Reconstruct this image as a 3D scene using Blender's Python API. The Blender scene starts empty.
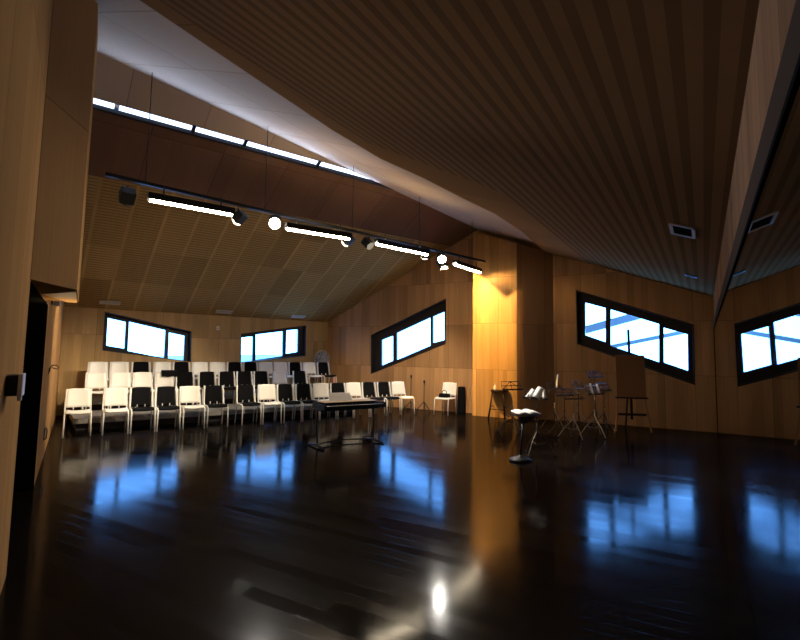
import bpy, bmesh, math, random
from mathutils import Vector, Matrix
random.seed(7)
V = Vector
sc = bpy.context.scene
COL = sc.collection
PI = math.pi

# ------------------------------------------------------------------ helpers
def tag(o, label=None, cat=None, group=None, kind=None):
    if label: o['label'] = label
    if cat: o['category'] = cat
    if group: o['group'] = group
    if kind: o['kind'] = kind
    return o

def empty(name, loc, rz=0.0):
    o = bpy.data.objects.new(name, None)
    COL.objects.link(o)
    o.empty_display_size = 0.1
    o.location = loc
    o.rotation_euler = (0, 0, rz)
    return o

def thing(name, label, cat, loc=(0, 0, 0), rz=0.0, group=None):
    return tag(empty(name, loc, rz), label, cat, group)

class G:
    """collects shapes into one mesh"""
    def __init__(s):
        s.bm = bmesh.new()
        s.uv = s.bm.loops.layers.uv.new('UVMap')
    def face(s, pts, uvs=None, mi=0):
        vs = [s.bm.verts.new(p) for p in pts]
        f = s.bm.faces.new(vs)
        f.material_index = mi
        if uvs:
            for l, q in zip(f.loops, uvs): l[s.uv].uv = q
        return f
    def box(s, c, size, rot=None, bev=0.0):
        r = bmesh.ops.create_cube(s.bm, size=1.0)
        vs = r['verts']
        M = Matrix.Translation(V(c)) @ (rot.to_4x4() if rot else Matrix.Identity(4)) @ Matrix.Diagonal((*size, 1))
        bmesh.ops.transform(s.bm, matrix=M, verts=vs)
        if bev > 0:
            es = list({e for v in vs for e in v.link_edges})
            bmesh.ops.bevel(s.bm, geom=es, offset=bev, segments=2, affect='EDGES', profile=0.7)
        return s
    def tube(s, p, q, r, seg=8, r2=None):
        p, q = V(p), V(q); d = q - p
        if d.length < 1e-6: return s
        M = Matrix.Translation((p + q) / 2) @ d.to_track_quat('Z', 'Y').to_matrix().to_4x4()
        bmesh.ops.create_cone(s.bm, cap_ends=True, segments=seg, radius1=r, radius2=r if r2 is None else r2, depth=d.length, matrix=M)
        return s
    def path(s, pts, r, seg=8):
        pts = [V(p) for p in pts]
        rings = []
        for i, p in enumerate(pts):
            a = pts[max(i - 1, 0)]; b = pts[min(i + 1, len(pts) - 1)]
            qd = (b - a).to_track_quat('Z', 'Y')
            rings.append([s.bm.verts.new(p + qd @ V((r * math.cos(2 * PI * k / seg), r * math.sin(2 * PI * k / seg), 0))) for k in range(seg)])
        # keep the rings aligned
        for i in range(1, len(rings)):
            ref = rings[i - 1][0].co - pts[i - 1]
            best = max(range(seg), key=lambda k: (rings[i][k].co - pts[i]).dot(ref))
            rings[i] = rings[i][best:] + rings[i][:best]
        for i in range(len(rings) - 1):
            for k in range(seg):
                s.bm.faces.new((rings[i][k], rings[i][(k + 1) % seg], rings[i + 1][(k + 1) % seg], rings[i + 1][k]))
        s.bm.faces.new(rings[0][::-1]); s.bm.faces.new(rings[-1])
        return s
    def lathe(s, prof, c=(0, 0, 0), seg=24):
        c = V(c); rings = []
        for (r, z) in prof:
            if r < 1e-5: rings.append([s.bm.verts.new(c + V((0, 0, z)))])
            else: rings.append([s.bm.verts.new(c + V((r * math.cos(2 * PI * k / seg), r * math.sin(2 * PI * k / seg), z))) for k in range(seg)])
        for a, b in zip(rings, rings[1:]):
            for k in range(seg):
                k2 = (k + 1) % seg
                if len(a) == 1 and len(b) == 1: continue
                if len(a) == 1: s.bm.faces.new((a[0], b[k2], b[k]))
                elif len(b) == 1: s.bm.faces.new((a[k], a[k2], b[0]))
                else: s.bm.faces.new((a[k], a[k2], b[k2], b[k]))
        return s
    def prism(s, poly, vec):
        vec = V(vec); a = [s.bm.verts.new(p) for p in poly]; b = [s.bm.verts.new(V(p) + vec) for p in poly]
        n = len(a)
        s.bm.faces.new(a); s.bm.faces.new(b[::-1])
        for k in range(n): s.bm.faces.new((a[k], b[k], b[(k + 1) % n], a[(k + 1) % n]))
        return s
    def sheet(s, fn, nu, nv, thick):
        """grid surface fn(u,v) -> point, given a thickness along its normal"""
        def mk(off):
            g = []
            for i in range(nu + 1):
                row = []
                for j in range(nv + 1):
                    u, v = i / nu, j / nv; e = 1e-3
                    p = V(fn(u, v)); n = (V(fn(u + e, v)) - p).cross(V(fn(u, v + e)) - p).normalized()
                    row.append(s.bm.verts.new(p + n * off))
                g.append(row)
            return g
        A, B = mk(thick / 2), mk(-thick / 2)
        for i in range(nu):
            for j in range(nv):
                s.bm.faces.new((A[i][j], A[i + 1][j], A[i + 1][j + 1], A[i][j + 1]))
                s.bm.faces.new((B[i][j], B[i][j + 1], B[i + 1][j + 1], B[i + 1][j]))
        for i in range(nu):
            s.bm.faces.new((A[i][0], B[i][0], B[i + 1][0], A[i + 1][0])); s.bm.faces.new((A[i][nv], A[i + 1][nv], B[i + 1][nv], B[i][nv]))
        for j in range(nv):
            s.bm.faces.new((A[0][j], A[0][j + 1], B[0][j + 1], B[0][j])); s.bm.faces.new((A[nu][j], B[nu][j], B[nu][j + 1], A[nu][j + 1]))
        return s
    def obj(s, name, mat, parent=None, smooth=False, recalc=True):
        if recalc: bmesh.ops.recalc_face_normals(s.bm, faces=s.bm.faces[:])
        me = bpy.data.meshes.new(name)
        s.bm.to_mesh(me); s.bm.free()
        for m in (mat if isinstance(mat, (list, tuple)) else [mat]): me.materials.append(m)
        if smooth:
            for p in me.polygons: p.use_smooth = True
        o = bpy.data.objects.new(name, me)
        COL.objects.link(o)
        if parent: o.parent = parent
        return o

def copy_tree(o, parent=None):
    c = o.copy(); COL.objects.link(c)
    if parent: c.parent = parent
    for ch in list(o.children): copy_tree(ch, c)
    return c

# ------------------------------------------------------------------ materials
def newmat(name):
    m = bpy.data.materials.new(name); m.use_nodes = True
    nt = m.node_tree; nt.nodes.clear()
    out = nt.nodes.new('ShaderNodeOutputMaterial')
    return m, nt, out

def L(nt, a, b): nt.links.new(a, b)

def plain(name, col, rough=0.5, metal=0.0, noise=0.06, scale=30, spec=0.5):
    m, nt, out = newmat(name)
    b = nt.nodes.new('ShaderNodeBsdfPrincipled')
    b.inputs['Roughness'].default_value = rough
    b.inputs['Metallic'].default_value = metal
    b.inputs['Specular IOR Level'].default_value = spec
    tc = nt.nodes.new('ShaderNodeTexCoord'); n = nt.nodes.new('ShaderNodeTexNoise'); n.inputs['Scale'].default_value = scale
    L(nt, tc.outputs['Object'], n.inputs['Vector'])
    mr = nt.nodes.new('ShaderNodeMapRange'); mr.inputs['To Min'].default_value = 1 - noise; mr.inputs['To Max'].default_value = 1 + noise
    L(nt, n.outputs['Fac'], mr.inputs['Value'])
    mx = nt.nodes.new('ShaderNodeVectorMath'); mx.operation = 'SCALE'; mx.inputs[0].default_value = col[:3]
    L(nt, mr.outputs['Result'], mx.inputs['Scale']); L(nt, mx.outputs['Vector'], b.inputs['Base Color'])
    L(nt, b.outputs['BSDF'], out.inputs['Surface'])
    return m

def emit(name, col, strength):
    m, nt, out = newmat(name)
    e = nt.nodes.new('ShaderNodeEmission'); e.inputs['Color'].default_value = (*col, 1); e.inputs['Strength'].default_value = strength
    L(nt, e.outputs['Emission'], out.inputs['Surface'])
    return m

def math_node(nt, op, a, b=None):
    n = nt.nodes.new('ShaderNodeMath'); n.operation = op
    for i, x in enumerate((a, b)):
        if x is None: continue
        if isinstance(x, (int, float)): n.inputs[i].default_value = x
        else: L(nt, x, n.inputs[i])
    return n.outputs[0]

def wood(name, col, pw=0.6, ph=1.22, strip=0.15, rough=0.5, var=0.36, seam=0.010, slats=None, battens=None, spec=0.15):
    """veneered panels: UV in metres, grain along v; slats = (period, dark) stripes across v; battens = (period, width) pale bars across u"""
    m, nt, out = newmat(name)
    b = nt.nodes.new('ShaderNodeBsdfPrincipled'); b.inputs['Roughness'].default_value = rough
    b.inputs['Specular IOR Level'].default_value = spec
    uvn = nt.nodes.new('ShaderNodeUVMap'); uvn.uv_map = 'UVMap'
    sep = nt.nodes.new('ShaderNodeSeparateXYZ'); L(nt, uvn.outputs['UV'], sep.inputs[0])
    u, v = sep.outputs['X'], sep.outputs['Y']
    pu, pv, su = math_node(nt, 'FLOOR', math_node(nt, 'DIVIDE', u, pw)), math_node(nt, 'FLOOR', math_node(nt, 'DIVIDE', v, ph)), math_node(nt, 'FLOOR', math_node(nt, 'DIVIDE', u, strip))
    def wn(x, y, z=0.0):
        c = nt.nodes.new('ShaderNodeCombineXYZ')
        L(nt, x, c.inputs[0]); L(nt, y, c.inputs[1]); c.inputs[2].default_value = z
        w = nt.nodes.new('ShaderNodeTexWhiteNoise'); w.noise_dimensions = '3D'; L(nt, c.outputs[0], w.inputs['Vector'])
        return w.outputs['Value']
    panel, strp = wn(pu, pv, 1.3), wn(su, pv, 4.7)
    gm = nt.nodes.new('ShaderNodeCombineXYZ')
    L(nt, math_node(nt, 'MULTIPLY', u, 38.0), gm.inputs[0]); L(nt, math_node(nt, 'MULTIPLY', v, 1.3), gm.inputs[1]); L(nt, math_node(nt, 'MULTIPLY', panel, 40.0), gm.inputs[2])
    gn = nt.nodes.new('ShaderNodeTexNoise'); gn.inputs['Scale'].default_value = 1.0; gn.inputs['Detail'].default_value = 4; L(nt, gm.outputs[0], gn.inputs['Vector'])
    # brightness = 1 + var*(...)
    t = math_node(nt, 'ADD', math_node(nt, 'MULTIPLY', math_node(nt, 'SUBTRACT', panel, 0.5), var), math_node(nt, 'MULTIPLY', math_node(nt, 'SUBTRACT', strp, 0.5), var * 0.8))
    t = math_node(nt, 'ADD', t, math_node(nt, 'MULTIPLY', math_node(nt, 'SUBTRACT', gn.outputs['Fac'], 0.5), var * 1.3))
    t = math_node(nt, 'ADD', t, 1.0)
    # seams
    fu = math_node(nt, 'FRACT', math_node(nt, 'DIVIDE', u, pw)); fv = math_node(nt, 'FRACT', math_node(nt, 'DIVIDE', v, ph))
    if seam:
        s1 = math_node(nt, 'LESS_THAN', fu, seam / pw); s2 = math_node(nt, 'LESS_THAN', fv, seam / ph)
        sm = math_node(nt, 'MAXIMUM', s1, s2)
        t = math_node(nt, 'MULTIPLY', t, math_node(nt, 'SUBTRACT', 1.0, math_node(nt, 'MULTIPLY', sm, 0.45)))
    if slats:
        fs = math_node(nt, 'FRACT', math_node(nt, 'DIVIDE', v, slats[0]))
        st = math_node(nt, 'LESS_THAN', fs, slats[2])
        if battens:
            fb0 = math_node(nt, 'FRACT', math_node(nt, 'DIVIDE', u, battens[0]))
            st = math_node(nt, 'MULTIPLY', st, math_node(nt, 'GREATER_THAN', fb0, battens[1] / battens[0]))
        t = math_node(nt, 'MULTIPLY', t, math_node(nt, 'SUBTRACT', 1.0, math_node(nt, 'MULTIPLY', st, slats[1])))
    if battens:
        fb = math_node(nt, 'FRACT', math_node(nt, 'DIVIDE', u, battens[0]))
        bt = math_node(nt, 'LESS_THAN', fb, battens[1] / battens[0])
        t = math_node(nt, 'MULTIPLY', t, math_node(nt, 'ADD', 1.0, math_node(nt, 'MULTIPLY', bt, battens[2])))
    mx = nt.nodes.new('ShaderNodeVectorMath'); mx.operation = 'SCALE'; mx.inputs[0].default_value = col
    L(nt, t, mx.inputs['Scale']); L(nt, mx.outputs['Vector'], b.inputs['Base Color'])
    L(nt, b.outputs['BSDF'], out.inputs['Surface'])
    return m

def floor_mat():
    m, nt, out = newmat('dark_plank_floor')
    b = nt.nodes.new('ShaderNodeBsdfPrincipled')
    uvn = nt.nodes.new('ShaderNodeUVMap'); uvn.uv_map = 'UVMap'
    sep = nt.nodes.new('ShaderNodeSeparateXYZ'); L(nt, uvn.outputs['UV'], sep.inputs[0])
    u, v = sep.outputs['X'], sep.outputs['Y']
    row = math_node(nt, 'FLOOR', math_node(nt, 'DIVIDE', v, 0.13))
    w0 = nt.nodes.new('ShaderNodeTexWhiteNoise'); w0.noise_dimensions = '1D'; L(nt, row, w0.inputs['W'])
    un = math_node(nt, 'ADD', math_node(nt, 'DIVIDE', u, 1.8), w0.outputs['Value'])
    c = nt.nodes.new('ShaderNodeCombineXYZ'); L(nt, math_node(nt, 'FLOOR', un), c.inputs[0]); L(nt, row, c.inputs[1])
    w = nt.nodes.new('ShaderNodeTexWhiteNoise'); L(nt, c.outputs[0], w.inputs['Vector'])
    gm = nt.nodes.new('ShaderNodeCombineXYZ'); L(nt, math_node(nt, 'MULTIPLY', u, 1.5), gm.inputs[0]); L(nt, math_node(nt, 'MULTIPLY', v, 40.0), gm.inputs[1])
    gn = nt.nodes.new('ShaderNodeTexNoise'); gn.inputs['Scale'].default_value = 1.0; L(nt, gm.outputs[0], gn.inputs['Vector'])
    fv = math_node(nt, 'FRACT', math_node(nt, 'DIVIDE', v, 0.13))
    seam = math_node(nt, 'LESS_THAN', fv, 0.05)
    t = math_node(nt, 'ADD', 0.6, math_node(nt, 'ADD', math_node(nt, 'MULTIPLY', w.outputs['Value'], 0.5), math_node(nt, 'MULTIPLY', gn.outputs['Fac'], 0.35)))
    t = math_node(nt, 'MULTIPLY', t, math_node(nt, 'SUBTRACT', 1.0, math_node(nt, 'MULTIPLY', seam, 0.6)))
    mx = nt.nodes.new('ShaderNodeVectorMath'); mx.operation = 'SCALE'; mx.inputs[0].default_value = (0.0085, 0.0060, 0.0048)
    L(nt, t, mx.inputs['Scale'])
    r = math_node(nt, 'ADD', 0.095, math_node(nt, 'MULTIPLY', w.outputs['Value'], 0.05))
    hgt = math_node(nt, 'SUBTRACT', math_node(nt, 'ADD', math_node(nt, 'MULTIPLY', w.outputs['Value'], 0.5), math_node(nt, 'MULTIPLY', gn.outputs['Fac'], 0.25)), math_node(nt, 'MULTIPLY', seam, 0.6))
    bp = nt.nodes.new('ShaderNodeBump'); bp.inputs['Strength'].default_value = 0.12; bp.inputs['Distance'].default_value = 0.004
    L(nt, hgt, bp.inputs['Height'])
    nt.nodes.remove(b)
    df = nt.nodes.new('ShaderNodeBsdfDiffuse'); L(nt, mx.outputs['Vector'], df.inputs['Color']); L(nt, bp.outputs['Normal'], df.inputs['Normal'])
    gl = nt.nodes.new('ShaderNodeBsdfGlossy'); gl.inputs['Color'].default_value = (.36, .36, .36, 1); L(nt, r, gl.inputs['Roughness']); L(nt, bp.outputs['Normal'], gl.inputs['Normal'])
    fr = nt.nodes.new('ShaderNodeFresnel'); fr.inputs['IOR'].default_value = 1.45; L(nt, bp.outputs['Normal'], fr.inputs['Normal'])
    ms = nt.nodes.new('ShaderNodeMixShader'); L(nt, fr.outputs[0], ms.inputs[0]); L(nt, df.outputs[0], ms.inputs[1]); L(nt, gl.outputs[0], ms.inputs[2])
    L(nt, ms.outputs[0], out.inputs['Surface'])
    return m

def glass_mat():
    m, nt, out = newmat('window_glass')
    tr = nt.nodes.new('ShaderNodeBsdfTransparent'); tr.inputs['Color'].default_value = (0.93, 0.97, 1.0, 1)
    gl = nt.nodes.new('ShaderNodeBsdfGlossy'); gl.inputs['Roughness'].default_value = 0.02
    fr = nt.nodes.new('ShaderNodeFresnel'); fr.inputs['IOR'].default_value = 1.45
    mx = nt.nodes.new('ShaderNodeMixShader')
    L(nt, fr.outputs[0], mx.inputs[0]); L(nt, tr.outputs[0], mx.inputs[1]); L(nt, gl.outputs[0], mx.inputs[2])
    L(nt, mx.outputs[0], out.inputs['Surface'])
    return m

def mirror_mat():
    m, nt, out = newmat('mirror_glass')
    b = nt.nodes.new('ShaderNodeBsdfPrincipled'); b.inputs['Metallic'].default_value = 1.0; b.inputs['Roughness'].default_value = 0.012
    tc = nt.nodes.new('ShaderNodeTexCoord'); n = nt.nodes.new('ShaderNodeTexNoise'); n.inputs['Scale'].default_value = 0.7
    L(nt, tc.outputs['Object'], n.inputs['Vector'])
    cr = nt.nodes.new('ShaderNodeValToRGB'); cr.color_ramp.elements[0].color = (0.25, 0.27, 0.27, 1); cr.color_ramp.elements[1].color = (0.28, 0.30, 0.30, 1)
    L(nt, n.outputs['Fac'], cr.inputs[0]); L(nt, cr.outputs[0], b.inputs['Base Color'])
    L(nt, b.outputs['BSDF'], out.inputs['Surface'])
    return m

OAK = (0.375, 0.20, 0.085)
M_wall = wood('oak_veneer_panels', OAK)
M_wallB = wood('oak_veneer_back', (0.47, 0.30, 0.125), pw=1.5, ph=1.95)
M_wallL = wood('oak_veneer_left', (0.42, 0.225, 0.085), pw=1.2, ph=3.5, strip=0.22, var=0.2, rough=.7, spec=0.0)
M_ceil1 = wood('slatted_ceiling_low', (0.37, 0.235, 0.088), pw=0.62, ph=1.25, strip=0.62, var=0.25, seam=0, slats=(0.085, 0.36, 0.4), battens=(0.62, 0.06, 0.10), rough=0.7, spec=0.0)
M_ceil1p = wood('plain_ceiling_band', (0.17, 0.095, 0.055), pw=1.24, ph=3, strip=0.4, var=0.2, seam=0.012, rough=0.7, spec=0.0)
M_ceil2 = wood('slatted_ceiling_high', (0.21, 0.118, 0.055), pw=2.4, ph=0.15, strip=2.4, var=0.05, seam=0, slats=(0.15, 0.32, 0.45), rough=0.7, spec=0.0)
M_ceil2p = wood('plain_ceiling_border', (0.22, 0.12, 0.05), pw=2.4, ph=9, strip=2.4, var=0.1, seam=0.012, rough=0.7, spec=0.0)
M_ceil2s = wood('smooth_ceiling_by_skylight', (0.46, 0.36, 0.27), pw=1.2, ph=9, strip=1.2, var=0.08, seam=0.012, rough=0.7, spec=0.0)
M_floor = floor_mat()
M_black = plain('black_metal', (0.007, 0.007, 0.0075), 0.45, spec=0.3)
M_frame = plain('black_window_frame', (0.010, 0.009, 0.010), 0.32)
M_dark = plain('dark_recess', (0.010, 0.010, 0.010), 0.8, spec=0.0)
M_pelmet = plain('dark_mirror_rail', (0.055, 0.040, 0.030), 0.8, spec=0.0)
M_glass = glass_mat()
M_mirror = mirror_mat()
M_white = plain('white_plastic', (0.86, 0.83, 0.75), 0.38, noise=0.03)
M_whiteframe = plain('white_painted_steel', (0.76, 0.74, 0.67), 0.35, noise=0.03)
M_fabric = plain('black_upholstery', (0.0055, 0.0055, 0.0065), 0.9, noise=0.25, scale=220, spec=0.08)
M_grey = plain('grey_riser', (0.23, 0.215, 0.19), 0.6)
M_riserdark = plain('dark_riser_base', (0.012, 0.011, 0.010), 0.7)
M_chrome = plain('chromed_tube', (0.62, 0.58, 0.50), 0.22, 1.0)
M_steel = plain('dull_steel', (0.26, 0.22, 0.16), 0.35, 0.9)
M_bronze = plain('worn_dark_metal', (0.06, 0.045, 0.03), 0.35, 0.7)
M_paper = plain('white_paper', (0.85, 0.83, 0.77), 0.7, noise=0.05, scale=60)
M_stoolwood = plain('dark_stool_wood', (0.022, 0.010, 0.005), 0.6, spec=.2)
M_board = wood('easel_board', (0.30, 0.14, 0.055), pw=3, ph=3, strip=0.3, var=0.15, seam=0)
M_easel = plain('easel_wood', (0.34, 0.15, 0.05), 0.5)
M_tan = plain('tan_wood_top', (0.62, 0.46, 0.28), 0.45)
M_pale = plain('pale_grey_panel', (0.42, 0.40, 0.37), 0.6)
M_vent = plain('pale_vent', (0.50, 0.46, 0.38), 0.5)
M_whitemetal = plain('white_vent_frame', (0.50, 0.40, 0.30), 0.6, spec=0.1)
M_bezel = plain('white_switch_plastic', (0.62, 0.55, 0.48), 0.4)
M_pink = plain('pink_plastic', (0.62, 0.30, 0.27), 0.4)
M_guard = plain('grey_fan_wire', (0.50, 0.51, 0.55), 0.35, 0.6)
M_fanblade = plain('grey_fan_blade', (0.16, 0.16, 0.18), 0.4)
M_tube = emit('fluorescent_tube', (1.0, 0.82, 0.57), 70.0)
M_lens = emit('lamp_lens', (1.0, 0.92, 0.80), 60.0)
M_lenssoft = emit('lamp_lens_side', (1.0, 0.80, 0.55), 6.0)
M_lensdim = emit('lamp_lens_dim', (1.0, 0.85, 0.65), 0.35)
M_sky = emit('skylight_pane', (0.50, 0.66, 1.0), 4.0)
M_beam = plain('blue_grey_steel', (0.16, 0.20, 0.24), 0.7)
M_hill = plain('distant_hills', (0.30, 0.38, 0.34), 0.9)

# ------------------------------------------------------------------ plan of the room (metres, camera at 0,0,1.6)
K = V((6.972, 10.714, 0))                 # corner mirror wall / far wall
KC = V((-2.376, 16.006, 0))               # corner far wall / back wall
LL = V((-8.112, 11.666, 0))               # corner back wall / left wall
Q = V((-0.047, -0.501, 0))                # corner behind the camera
A0 = V((-6.794, 9.678, 0))                # reference point on the left wall
a1 = V((0.7974, 0.6034, 0)); n1 = V((0.6034, -0.7974, 0))      # along the back wall / into the room
a2 = V((-0.8702, 0.4927, 0)); n2 = V((0.4927, 0.8702, 0))      # along the far wall / out of the room
aL = V((-0.5525, 0.8335, 0)); nL = V((0.8335, 0.5525, 0))      # along the left wall / into the room
am = V((0.5305, 0.8477, 0)); nm = V((0.8477, -0.5305, 0))      # along the mirror wall / out of the room
UP = V((0, 0, 1))
N1 = V((0.281, -0.371, -0.885)); E1 = V((-2.376, 16.006, 2.605))
N2 = V((0.291, -0.182, 0.939)); E2 = V((6.972, 10.714, 2.98))
def z1(p): return E1.z - ((p[0] - E1.x) * N1.x + (p[1] - E1.y) * N1.y) / N1.z
def z2(p): return E2.z - ((p[0] - E2.x) * N2.x + (p[1] - E2.y) * N2.y) / N2.z
def isect(p, d, q, e):                    # 2D line intersection
    det = d[0] * (-e[1]) + e[0] * d[1]
    t = ((q[0] - p[0]) * (-e[1]) + e[0] * (q[1] - p[1])) / det
    return V((p[0] + d[0] * t, p[1] + d[1] * t, 0))
RD = N1.cross(N2); RD = V((-abs(RD.x), -abs(RD.y), 0)).normalized()
# ridge meets the far wall where z1 == z2
lo, hi = 0.0, 10.7
for _ in range(60):
    mid = (lo + hi) / 2; p = K + a2 * mid
    if z1(p) > z2(p): lo = mid
    else: hi = mid
RW = K + a2 * lo
RL = isect(RW, RD, A0, aL)
def lift(p, z): return V((p[0], p[1], z))

# ---- walls: polygon in (along, height) with holes, given a thickness
def wall(name, P0, a, out, outer, holes, mat, thick=0.32, kind='structure'):
    g = G(); bm = g.bm
    loops = [outer] + holes; es = []
    for lp in loops:
        vs = [bm.verts.new(P0 + a * s + UP * z) for s, z in lp]
        for i in range(len(vs)): es.append(bm.edges.new((vs[i], vs[(i + 1) % len(vs)])))
    r = bmesh.ops.triangle_fill(bm, use_beauty=True, edges=es)
    fs = [f for f in bm.faces]
    bmesh.ops.recalc_face_normals(bm, faces=fs)
    d = bmesh.ops.duplicate(bm, geom=bm.verts[:] + bm.edges[:] + bm.faces[:])
    nv = [x for x in d['geom'] if isinstance(x, bmesh.types.BMVert)]
    for v in nv: v.co += out * thick
    bm.verts.index_update()
    # side faces
    vm = d['vert_map']
    for e in es:
        p, q = e.verts
        bm.faces.new((p, q, vm[q], vm[p]))
    for f in bm.faces:
        for l in f.loops:
            c = l.vert.co - P0
            l[g.uv].uv = (c.dot(a) + 20 + 0.001 * 0, c.z)
    bmesh.ops.recalc_face_normals(bm, faces=bm.faces[:])
    o = g.obj(name, mat, recalc=False)
    return tag(o, kind=kind)

def par(*p): return list(p)
# back wall (low eave behind the chairs), u measured along a1 from KC
W1o = [(-6.347, 2.541), (-4.261, 2.128), (-4.226, 1.281), (-6.339, 1.562)]
W2o = [(-2.874, 2.111), (-0.792, 2.463), (-0.774, 1.483), (-2.851, 1.262)]
W3o = [(9.04, 2.173), (6.493, 3.212), (6.493, 1.903), (9.009, 0.963)]
W4o = [(2.912, 3.281), (0.396, 2.371), (0.41, 1.016), (2.907, 1.919)]
wl = -(LL - KC).length
wall('wall_back', KC, a1, -n1, [(wl - .4, 0), (.05, 0), (.05, z1(KC) + .1), (wl - .4, z1(LL) + .1)], [W1o, W2o], M_wallB)
sR = (RW - K).dot(a2); sE = (KC - K).length
wall('wall_far', K, a2, n2, [(-.35, 0), (sE + .4, 0), (sE + .4, z1(KC) + .1), (sR, z1(RW) + .25), (-.35, z2(K) + .1)], [W3o, W4o], M_wall)
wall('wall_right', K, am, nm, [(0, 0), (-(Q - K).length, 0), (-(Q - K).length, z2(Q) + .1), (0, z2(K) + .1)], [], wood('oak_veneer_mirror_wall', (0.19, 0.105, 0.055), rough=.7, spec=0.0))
tLL = (LL - A0).dot(aL); tQ = (Q - A0).dot(aL); tR = (RL - A0).dot(aL)
DOOR = [(-7.36, 0.0), (-4.80, 0.0), (-4.80, 2.11), (-7.36, 2.11)]
wall('wall_left', A0, aL, -nL, [(tQ, 0), (-7.36, 0), (-7.36, 2.11), (-4.8, 2.11), (-4.8, 0), (tLL, 0), (tLL, z1(LL) + .1), (tR, z1(RL) + .25), (tQ, z2(Q) + .1)], [], M_wallL)
# recess behind the opening: dark door leaf, near-black lining paints in the jamb's shade
def lp(t, off, z): return A0 + aL * t + nL * off + UP * z
g = G()
g.prism([lp(-7.5, -.33, -.02), lp(-4.6, -.33, -.02), lp(-4.6, -.33, 2.5), lp(-7.5, -.33, 2.5)], -nL * .05)
d1 = tag(g.obj('door_1', M_dark), kind='structure')
g = G(); g.box((0, 0, 0), (.02, .10, .025), bev=.004); g.tube((0, .045, 0), (.05, .045, 0), .008)
g2 = G(); g2.prism([lp(-4.83, .003, 0), lp(-4.83, -.33, 0), lp(-4.83, -.33, 2.11), lp(-4.83, .003, 2.11)], aL * .026)
g2.prism([lp(-7.36, .0, 2.085), lp(-4.83, .0, 2.085), lp(-4.83, -.33, 2.085), lp(-7.36, -.33, 2.085)], UP * .024)
tag(g2.obj('trim_4', M_dark), kind='structure')
h = g.obj('door_handle', M_chrome, d1); h.matrix_world = Matrix.Translation(lp(-6.9, -.325, 1.02)) @ Matrix.Rotation(math.atan2(aL.x, aL.y) * -1, 4, 'Z')

# floor
g = G()
fpoly = [Q + V((.1, -.9, 0)), LL - a1 * .35 - V((.2, 0, 0)) + aL * .35, KC + aL * .4 + a1 * .2, K + n2 * .35 + nm * .35]
f = g.face([p for p in fpoly], [((p - K).dot(a2) + 40, (p - K).dot(n2) + 40) for p in fpoly])
r = bmesh.ops.extrude_face_region(g.bm, geom=[f])
for v in r['geom']:
    if isinstance(v, bmesh.types.BMVert): v.co.z -= .15
tag(g.obj('floor', M_floor), kind='structure')

# ceilings
def slab(name, polys, zf, P0, ua, va, mats, up=0.16):
    """polys: list of (plan polygon, material index, raise)"""
    g = G()
    for poly, mi, rz in polys:
        bot = [lift(p, zf(p) + rz) for p in poly]; top = [p + UP * up for p in bot]
        uv = [((p - P0).dot(ua) + 20, (p - P0).dot(va) + 20) for p in bot]
        g.face(bot, uv, mi); g.face(top[::-1], uv[::-1], mi)
        n = len(bot)
        for k in range(n):
            k2 = (k + 1) % n
            g.face((bot[k], top[k], top[k2], bot[k2]), [uv[k], uv[k], uv[k2], uv[k2]], mi)
    return tag(g.obj(name, mats), kind='structure')
slope1 = (n1 + UP * (z1(KC + n1) - z1(KC))).normalized()
slope2 = (-nm + UP * (z2(K - nm) - z2(K))).normalized()
# low slope: slatted zone up to D = 4.05 from the back wall, plain band up to the skylight slit
def dline(D): return (KC + n1 * D)
S_l, S_r = isect(dline(4.02), a1, A0, aL), isect(dline(4.02), a1, K, a2)
G_r = isect(RW, RD, dline(5.37), a1)
G_l = isect(dline(5.37), a1, A0, aL)
G2_l = isect(dline(5.50), a1, A0, aL)
xr = RD * 0.0
UE = -1.81
def ridgeD(u):
    p = isect(RW, RD, KC + a1 * u, n1); return (p - KC).dot(n1)
def dpt(u, D): return KC + a1 * u + n1 * D
RWx = K + a2 * (sR - .45)
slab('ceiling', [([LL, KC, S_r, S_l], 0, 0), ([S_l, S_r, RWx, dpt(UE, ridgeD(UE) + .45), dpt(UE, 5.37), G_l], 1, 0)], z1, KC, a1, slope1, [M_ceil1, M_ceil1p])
# plain closing board above the slit
slab('ceiling.001', [([G2_l, dpt(UE, 5.50), dpt(UE, ridgeD(UE) + .45), RL + n1 * .45], 0, 0)], z1, KC, a1, slope1, [M_ceil2s])
# high slope
B = [V((-2.55, 3.2, 0)), V((-0.95, 6.26, 0)), V((-0.33, 7.156, 0)), V((0.335, 7.61, 0)), V((0.938, 8.208, 0)), V((1.754, 8.914, 0)), V((2.55, 10.1, 0)), V((3.25, 12.0, 0))]
B[0] = isect(V((-0.95, 6.26, 0)), V((-.45, -.9, 0)), A0, aL)
B[-1] = isect(V((2.55, 10.1, 0)), V((.45, .9, 0)), K, a2)
SL0 = isect(V((2.59, 8.578, 0)), am, K, a2)
slabs = [([RW] + B[::-1] + [RL], 2, 0.14),
         (B[:] + [SL0, V((2.59, 8.578, 0)), V((1.41, 6.80, 0)), V((-0.80, 6.34, 0)) * 0 + V((-0.55, 6.32, 0)), B[0] + (Q - A0).normalized() * .3], 1, 0),
         ([B[0] + (Q - A0).normalized() * .3, V((-0.55, 6.32, 0)), V((1.41, 6.80, 0)), V((2.59, 8.578, 0)), SL0, K, Q], 0, 0)]
slab('ceiling.002', slabs, z2, K, am, slope2, [M_ceil2, M_ceil2p, M_ceil2s], up=0.16)

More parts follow.
